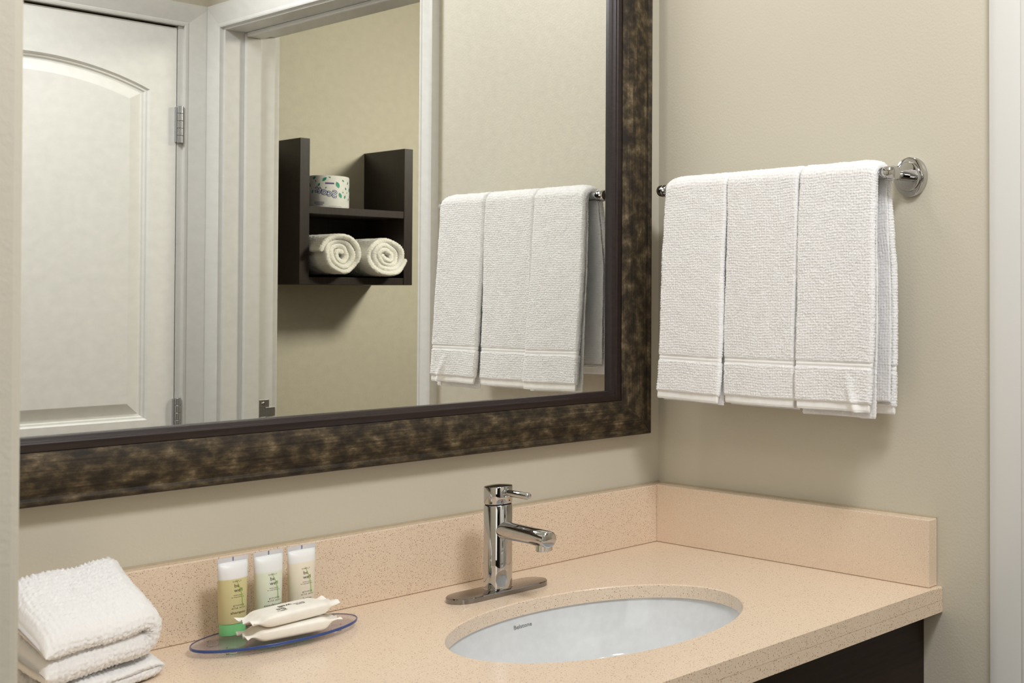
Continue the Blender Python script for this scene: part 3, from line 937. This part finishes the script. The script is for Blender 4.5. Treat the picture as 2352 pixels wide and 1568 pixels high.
HT = 0.0970
def tube_half(z):
    """half width, half depth of a squeeze tube at height z above its base"""
    q = min(max((z - 0.0155) / (HT - 0.0055 - 0.0155), 0), 1)
    a = 0.0143 + (0.0176 - 0.0143) * q
    b = 0.0140 * math.sqrt(max(1 - q ** 1.7, 0.0)) + 0.0007
    return a, b
def se(a, b, z, n=48, p=2.2):
    out = []
    for k in range(n):
        t_ = 2 * math.pi * k / n
        c, s = math.cos(t_), math.sin(t_)
        out.append((a * math.copysign(abs(c) ** (2 / p), c), b * math.copysign(abs(s) ** (2 / p), s), z))
    return out
def make_tube(label, loc, rz, lean, mt, name3, cap_mat):
    t = thing('amenity_tube', label, 'toiletry tube', loc, (lean, 0, rz), group='small squeeze tubes on the tray')
    obj('cap', lathe('cap', [(0.0132, 0.0), (0.0142, 0.0008), (0.0144, 0.0135), (0.0140, 0.0148), (0.0, 0.0149)], 40), cap_mat, t)
    zs = np.r_[0.0150, 0.0165, np.linspace(0.02, HT - 0.0055, 16)]
    obj('tube_body', loft('tube_body', [se(*tube_half(z), z) for z in zs], True, True, 60), mt, t)
    obj('crimp', loft('crimp', [se(0.0177, 0.0007, HT - 0.0056, 48, 6), se(0.0178, 0.0005, HT, 48, 6)], True, False), 'tube_end', t)
    obj('registration_mark', box_mesh('registration_mark', -0.0007, 0.0007, -0.0009, -0.0004, HT - 0.0050, HT - 0.0002), 'rubber', t)
    def surf(x, z):
        a, b = tube_half(z)
        q = max(1 - (abs(x) / a) ** 2.2, 0.0) ** (1 / 2.2)
        return Vector((x, -b * q - 0.00035, z))
    XO = 0.0006
    lines = [('SIMPLY', 0.0026, 0.0665, 1.35, 0.0), ('be', 0.0062, 0.0602, 1.0, -0.0006), ('well', 0.0062, 0.0545, 1.0, 0.0008), ('herbal solution', 0.0019, 0.0498, 1.0, 0.0008), ('for total well being', 0.0019, 0.0474, 1.0, 0.0), ('ginseng', 0.0031, 0.0370, 1.35, 0.0006), ('wild mint', 0.0031, 0.0335, 1.35, 0.0006), (name3, 0.0046, 0.0275, 1.0, 0.0)]
    for k, (s, size, z, sp_, dx) in enumerate(lines):
        me = text_mesh(s, size, 'CENTER', 0.0, 0, sp_)
        obj('lettering', remap(me, lambda x, y: surf(min(max(x + XO + dx, -0.0125), 0.0128), z + y)), 'black_print', t)
    # green stalk drawn across the lettering
    V, Fs = [], []
    for k in range(17):
        q = k / 16
        z = 0.0355 + 0.034 * q
        x = XO + 0.0050 - 0.0062 * q + 0.0024 * math.sin(q * 3.1)
        wd = 0.00042 * (1 - 0.7 * q) + 0.0001
        V += [surf(x - wd, z) + Vector((0, -0.0001, 0)), surf(x + wd, z) + Vector((0, -0.0001, 0))]
        if k:
            Fs.append((2 * k - 2, 2 * k - 1, 2 * k + 1, 2 * k))
    obj('stalk_print', mesh('stalk_print', V, Fs), 'green_print', t)
    return t
make_tube('small tube of olive shampoo with a green cap', (-0.7222, -0.0655, TTOP + 0.0004), math.radians(1), 0, 'tube_shampoo', 'shampoo', 'cap_green')
make_tube('small pale green conditioner tube between the shampoo and the lotion', (-0.6800, -0.0640, TTOP + 0.0004), math.radians(1), 0, 'tube_conditioner', 'conditioner', 'cap_green')
make_tube('small cream coloured lotion tube nearest the faucet', (-0.6395, -0.0640, TTOP + 0.0004), math.radians(1), 0, 'tube_lotion', 'lotion', 'cap_green')

def make_soap(label, loc, rz, tilt, seed, text):
    t = thing('wrapped_soap', label, 'soap', loc, (tilt[0], tilt[1], rz), group='wrapped soap bars on the tray')
    rs = np.random.RandomState(seed)
    us = [-0.0530, -0.0480, -0.0440, -0.0405, -0.0370, -0.0340, -0.0300, -0.0150, 0.0, 0.0150, 0.0300, 0.0340, 0.0370, 0.0405, 0.0440, 0.0480, 0.0530]
    hd = [0.0225, 0.0200, 0.0190, 0.0200, 0.0220, 0.0233, 0.0238, 0.0240, 0.0240, 0.0240, 0.0238, 0.0233, 0.0220, 0.0200, 0.0190, 0.0200, 0.0225]
    hh = [0.0004, 0.0006, 0.0014, 0.0040, 0.0066, 0.0078, 0.0083, 0.0086, 0.0087, 0.0086, 0.0083, 0.0078, 0.0066, 0.0040, 0.0014, 0.0006, 0.0004]
    rings = []
    for u, d, h_ in zip(us, hd, hh):
        fin_ = max(0, (abs(u) - 0.036) / 0.017)
        ring_ = []
        for k, (a, b, _) in enumerate(se(d, h_, 0, 40, 4.0)):
            wob = fin_ * 0.0022 * math.sin(a * 420 + seed + (1 if u > 0 else 0)) + fin_ * (0.003 if u > 0 else 0.001)
            du = fin_ * 0.0018 * math.sin(a * 260 + seed)
            jz = 0.00035 * (rs.rand() - 0.5) * (1 if abs(u) > 0.029 else 0.2)
            ring_.append((u + du, a * (1 + 0.02 * fin_), 0.0092 + b + wob + jz))
        rings.append(ring_)
    obj('wrapper', loft('wrapper', rings, True, True, 40), 'wrapper', t)
    if text:
        for s, size, x, y in (('be', 0.0100, 0.0100, 0.004), ('well', 0.0100, 0.0000, -0.006), ('SIMPLY', 0.0038, 0.0120, 0.0125), ('ginseng', 0.0036, -0.0160, 0.0030), ('wild mint', 0.0036, -0.0160, -0.0020)):
            me = text_mesh(s, size, 'CENTER', 0.00012)
            obj('lettering', remap(me, lambda px, py: Vector((-(px + x) - 0.004, -(py + y), 0.01835))), 'black_print', t)
    return t
make_soap('wrapped soap bar lying flat on the tray, under the other', (-0.6845, -0.1305, TTOP + 0.0006), math.radians(-7), (0, 0), 2, False)
make_soap('wrapped soap bar with dark lettering, on top of the other', (-0.6830, -0.1270, TTOP + 0.0186), math.radians(4), (math.radians(2), math.radians(-1)), 5, True)

# ================================================================== BATHROOM SHELF AND WHAT IS ON IT
SX0, SX1, SZ0, SZ1, SYF = 0.3000, 0.6420, 0.4665, 0.9040, -2.000
TH = 0.0275
sh = thing('wall_shelf', 'dark espresso wall shelf with two tall sides, seen through the doorway', 'shelf', ((SX0 + SX1) / 2, YB, SZ0))
ox, oy, oz = -(SX0 + SX1) / 2, -YB, -SZ0
def sbox(nm, x0, x1, y0, y1, z0, z1):
    obj(nm, box_mesh(nm, x0 + ox, x1 + ox, y0 + oy, y1 + oy, z0 + oz, z1 + oz, 0.0007), 'espresso', sh)
sbox('side_panel', SX0, SX0 + TH, YB + 0.0005, SYF, SZ0, SZ1)
sbox('side_panel', SX1 - TH, SX1, YB + 0.0005, SYF, SZ0, SZ1)
sbox('shelf_board', SX0 + TH, SX1 - TH, YB + 0.0005, SYF - 0.002, 0.6800, 0.7020)
sbox('bottom_board', SX0 + TH, SX1 - TH, YB + 0.0005, SYF - 0.002, SZ0, SZ0 + 0.022)
sbox('back_panel', SX0 + TH, SX1 - TH, YB + 0.0005, YB + 0.012, SZ0 + 0.022, 0.6800)

RR = 0.0675
def make_rolled(label, cx, cz, seed, turns, phase):
    t = thing('rolled_towel', label, 'towel', (cx, -2.06, cz - RR), group='rolled white towels in the dark shelf')
    T = 0.0150
    r0, r1 = 0.0070, RR - T / 2 - 0.001
    P = []
    nn = 260
    for k in range(nn + 1):
        q = k / nn
        a = phase + 2 * math.pi * turns * q
        wob = 1 + 0.22 * (1 - q) * math.sin(2 * a + seed) + 0.05 * (1 - q) * math.sin(5 * a + seed * 2)
        r = (r0 + (r1 - r0) * q) * wob
        P.append((r * math.cos(a) * 1.02, RR + r * math.sin(a) * 0.99))
    def fin(a, b, w, s):
        rad = np.hypot(a, b - RR)
        y = w - (w > 0) * (0.010 * (1 - np.clip(rad / RR, 0, 1)) + 0.004 * np.sin(s * 31 + seed) + 0.004 * np.sin(a * 60 + b * 47 + seed))
        return np.c_[a, y, b]
    obj('terry_body', terry('terry_body', P, 0.225, T, fin, ds=0.0021, amp=0.0010, rnd=0.0010, pitch=(0.0065, 0.007), seed=seed), 'terry_warm', t)
    return t
make_rolled('rolled white towel in the shelf, on the toilet roll side', 0.3975, 0.4890 + RR, 4, 3.4, 0.5)
make_rolled('rolled white towel in the shelf, nearest the doorway casing', 0.5360, 0.4890 + RR, 9, 3.6, 2.4)

# toilet paper roll in its printed wrap
RX, RY, RZ, RRAD, RH = 0.4270, -2.0900, 0.7022, 0.0545, 0.1010
tp = thing('toilet_roll', 'wrapped toilet paper roll with green leaves and blue lettering', 'toilet roll', (RX, RY, RZ))
obj('wrap', lathe('wrap', [(0.018, 0.0005), (RRAD - 0.004, 0.0005), (RRAD - 0.0008, 0.0018), (RRAD, 0.006), (RRAD, RH - 0.006), (RRAD - 0.0010, RH - 0.0016), (RRAD - 0.005, RH), (0.021, RH - 0.001), (0.019, RH - 0.006), (0.018, RH - 0.03)], 64), 'paper', tp)
def on_roll(lift):
    # u runs along the circumference from the side facing the doorway camera; seen from outside, +u goes right
    def f(u, v):
        a = PH + u / RRAD
        return Vector(((RRAD + lift) * math.sin(a), (RRAD + lift) * math.cos(a), v))
    return f
PH = -0.42
def roll_text(s, size, u, v, mt, lift, off=0, shear=0, rot=0, cuts=2):
    me = text_mesh(s, size, 'CENTER', off, shear, 1.0, cuts)
    c, sn = math.cos(rot), math.sin(rot)
    fn = on_roll(lift)
    obj('lettering', remap(me, lambda x, y: fn(-(u + x * c - y * sn), v + x * sn + y * c)), mt, tp)
def roll_leaf(u, v, L, rot):
    V, Fs = [], []
    fn = on_roll(0.0004)
    n_ = 8
    for k in range(n_ + 1):
        q = k / n_
        wd = L * 0.26 * math.sin(math.pi * q) ** 0.8
        for sgn in (-1, 1):
            x, y = sgn * wd, (q - 0.5) * L
            c, sn = math.cos(rot), math.sin(rot)
            V.append(fn(-(u + x * c - y * sn), v + x * sn + y * c))
        if k:
            Fs.append((2 * k - 2, 2 * k - 1, 2 * k + 1, 2 * k))
    obj('leaf_print', mesh('leaf_print', V, Fs), 'leaf_print', tp)
# reading direction on the roll: +u is to the left in the mirror, as on the real roll
UO = 0.012
roll_text('Scott', 0.0300, UO, 0.0400, 'blue_print', 0.0004, 0.0016, 0.15, 0.28)
roll_text('Scott', 0.0300, UO, 0.0400, 'pale_blue_print', 0.0008, 0.0001, 0.15, 0.28)
for u, v, L, r_ in ((-0.022, 0.072, 0.021, -0.35), (0.014, 0.088, 0.016, 0.7), (0.030, 0.071, 0.012, 0.5), (-0.030, 0.040, 0.018, -0.4), (-0.046, 0.036, 0.012, 0.3), (-0.050, 0.062, 0.010, -0.5), (-0.039, 0.086, 0.009, -0.8), (-0.039, 0.050, 0.006, -0.2), (-0.014, 0.043, 0.005, 0.9), (0.000, 0.094, 0.007, -1.1), (0.046, 0.092, 0.014, 0.9), (0.052, 0.050, 0.013, 0.3), (-0.060, 0.080, 0.010, 0.2), (-0.066, 0.030, 0.010, 0.4), (0.040, 0.082, 0.007, -0.6), (0.066, 0.070, 0.014, -0.4), (-0.072, 0.060, 0.015, 0.5), (-0.080, 0.086, 0.012, -0.6), (-0.078, 0.040, 0.010, 0.9), (0.010, 0.062, 0.006, 0.2), (-0.055, 0.050, 0.006, 0.8)):
    roll_leaf(u, v, L, r_)
fn = on_roll(0.0004)
def roll_strip(u0, u1, v0, v1, mt, nm):
    V, Fs = [], []
    for k in range(9):
        u = u0 + (u1 - u0) * k / 8
        V += [fn(-u, v0), fn(-u, v1)]
        if k:
            Fs.append((2 * k - 2, 2 * k - 1, 2 * k + 1, 2 * k))
    obj(nm, mesh(nm, V, Fs), mt, tp)
roll_strip(-0.012, 0.012, 0.0735, 0.0782, 'purple_print', 'bar_print')
for u0, u1, v in ((0.014, 0.044, 0.0165), (0.014, 0.044, 0.0125), (0.018, 0.040, 0.0085)):
    roll_strip(u0, u1, v, v + 0.0016, 'purple_print', 'small_print')
roll_strip(-0.034, 0.002, 0.0055, 0.0063, 'rubber', 'small_print')
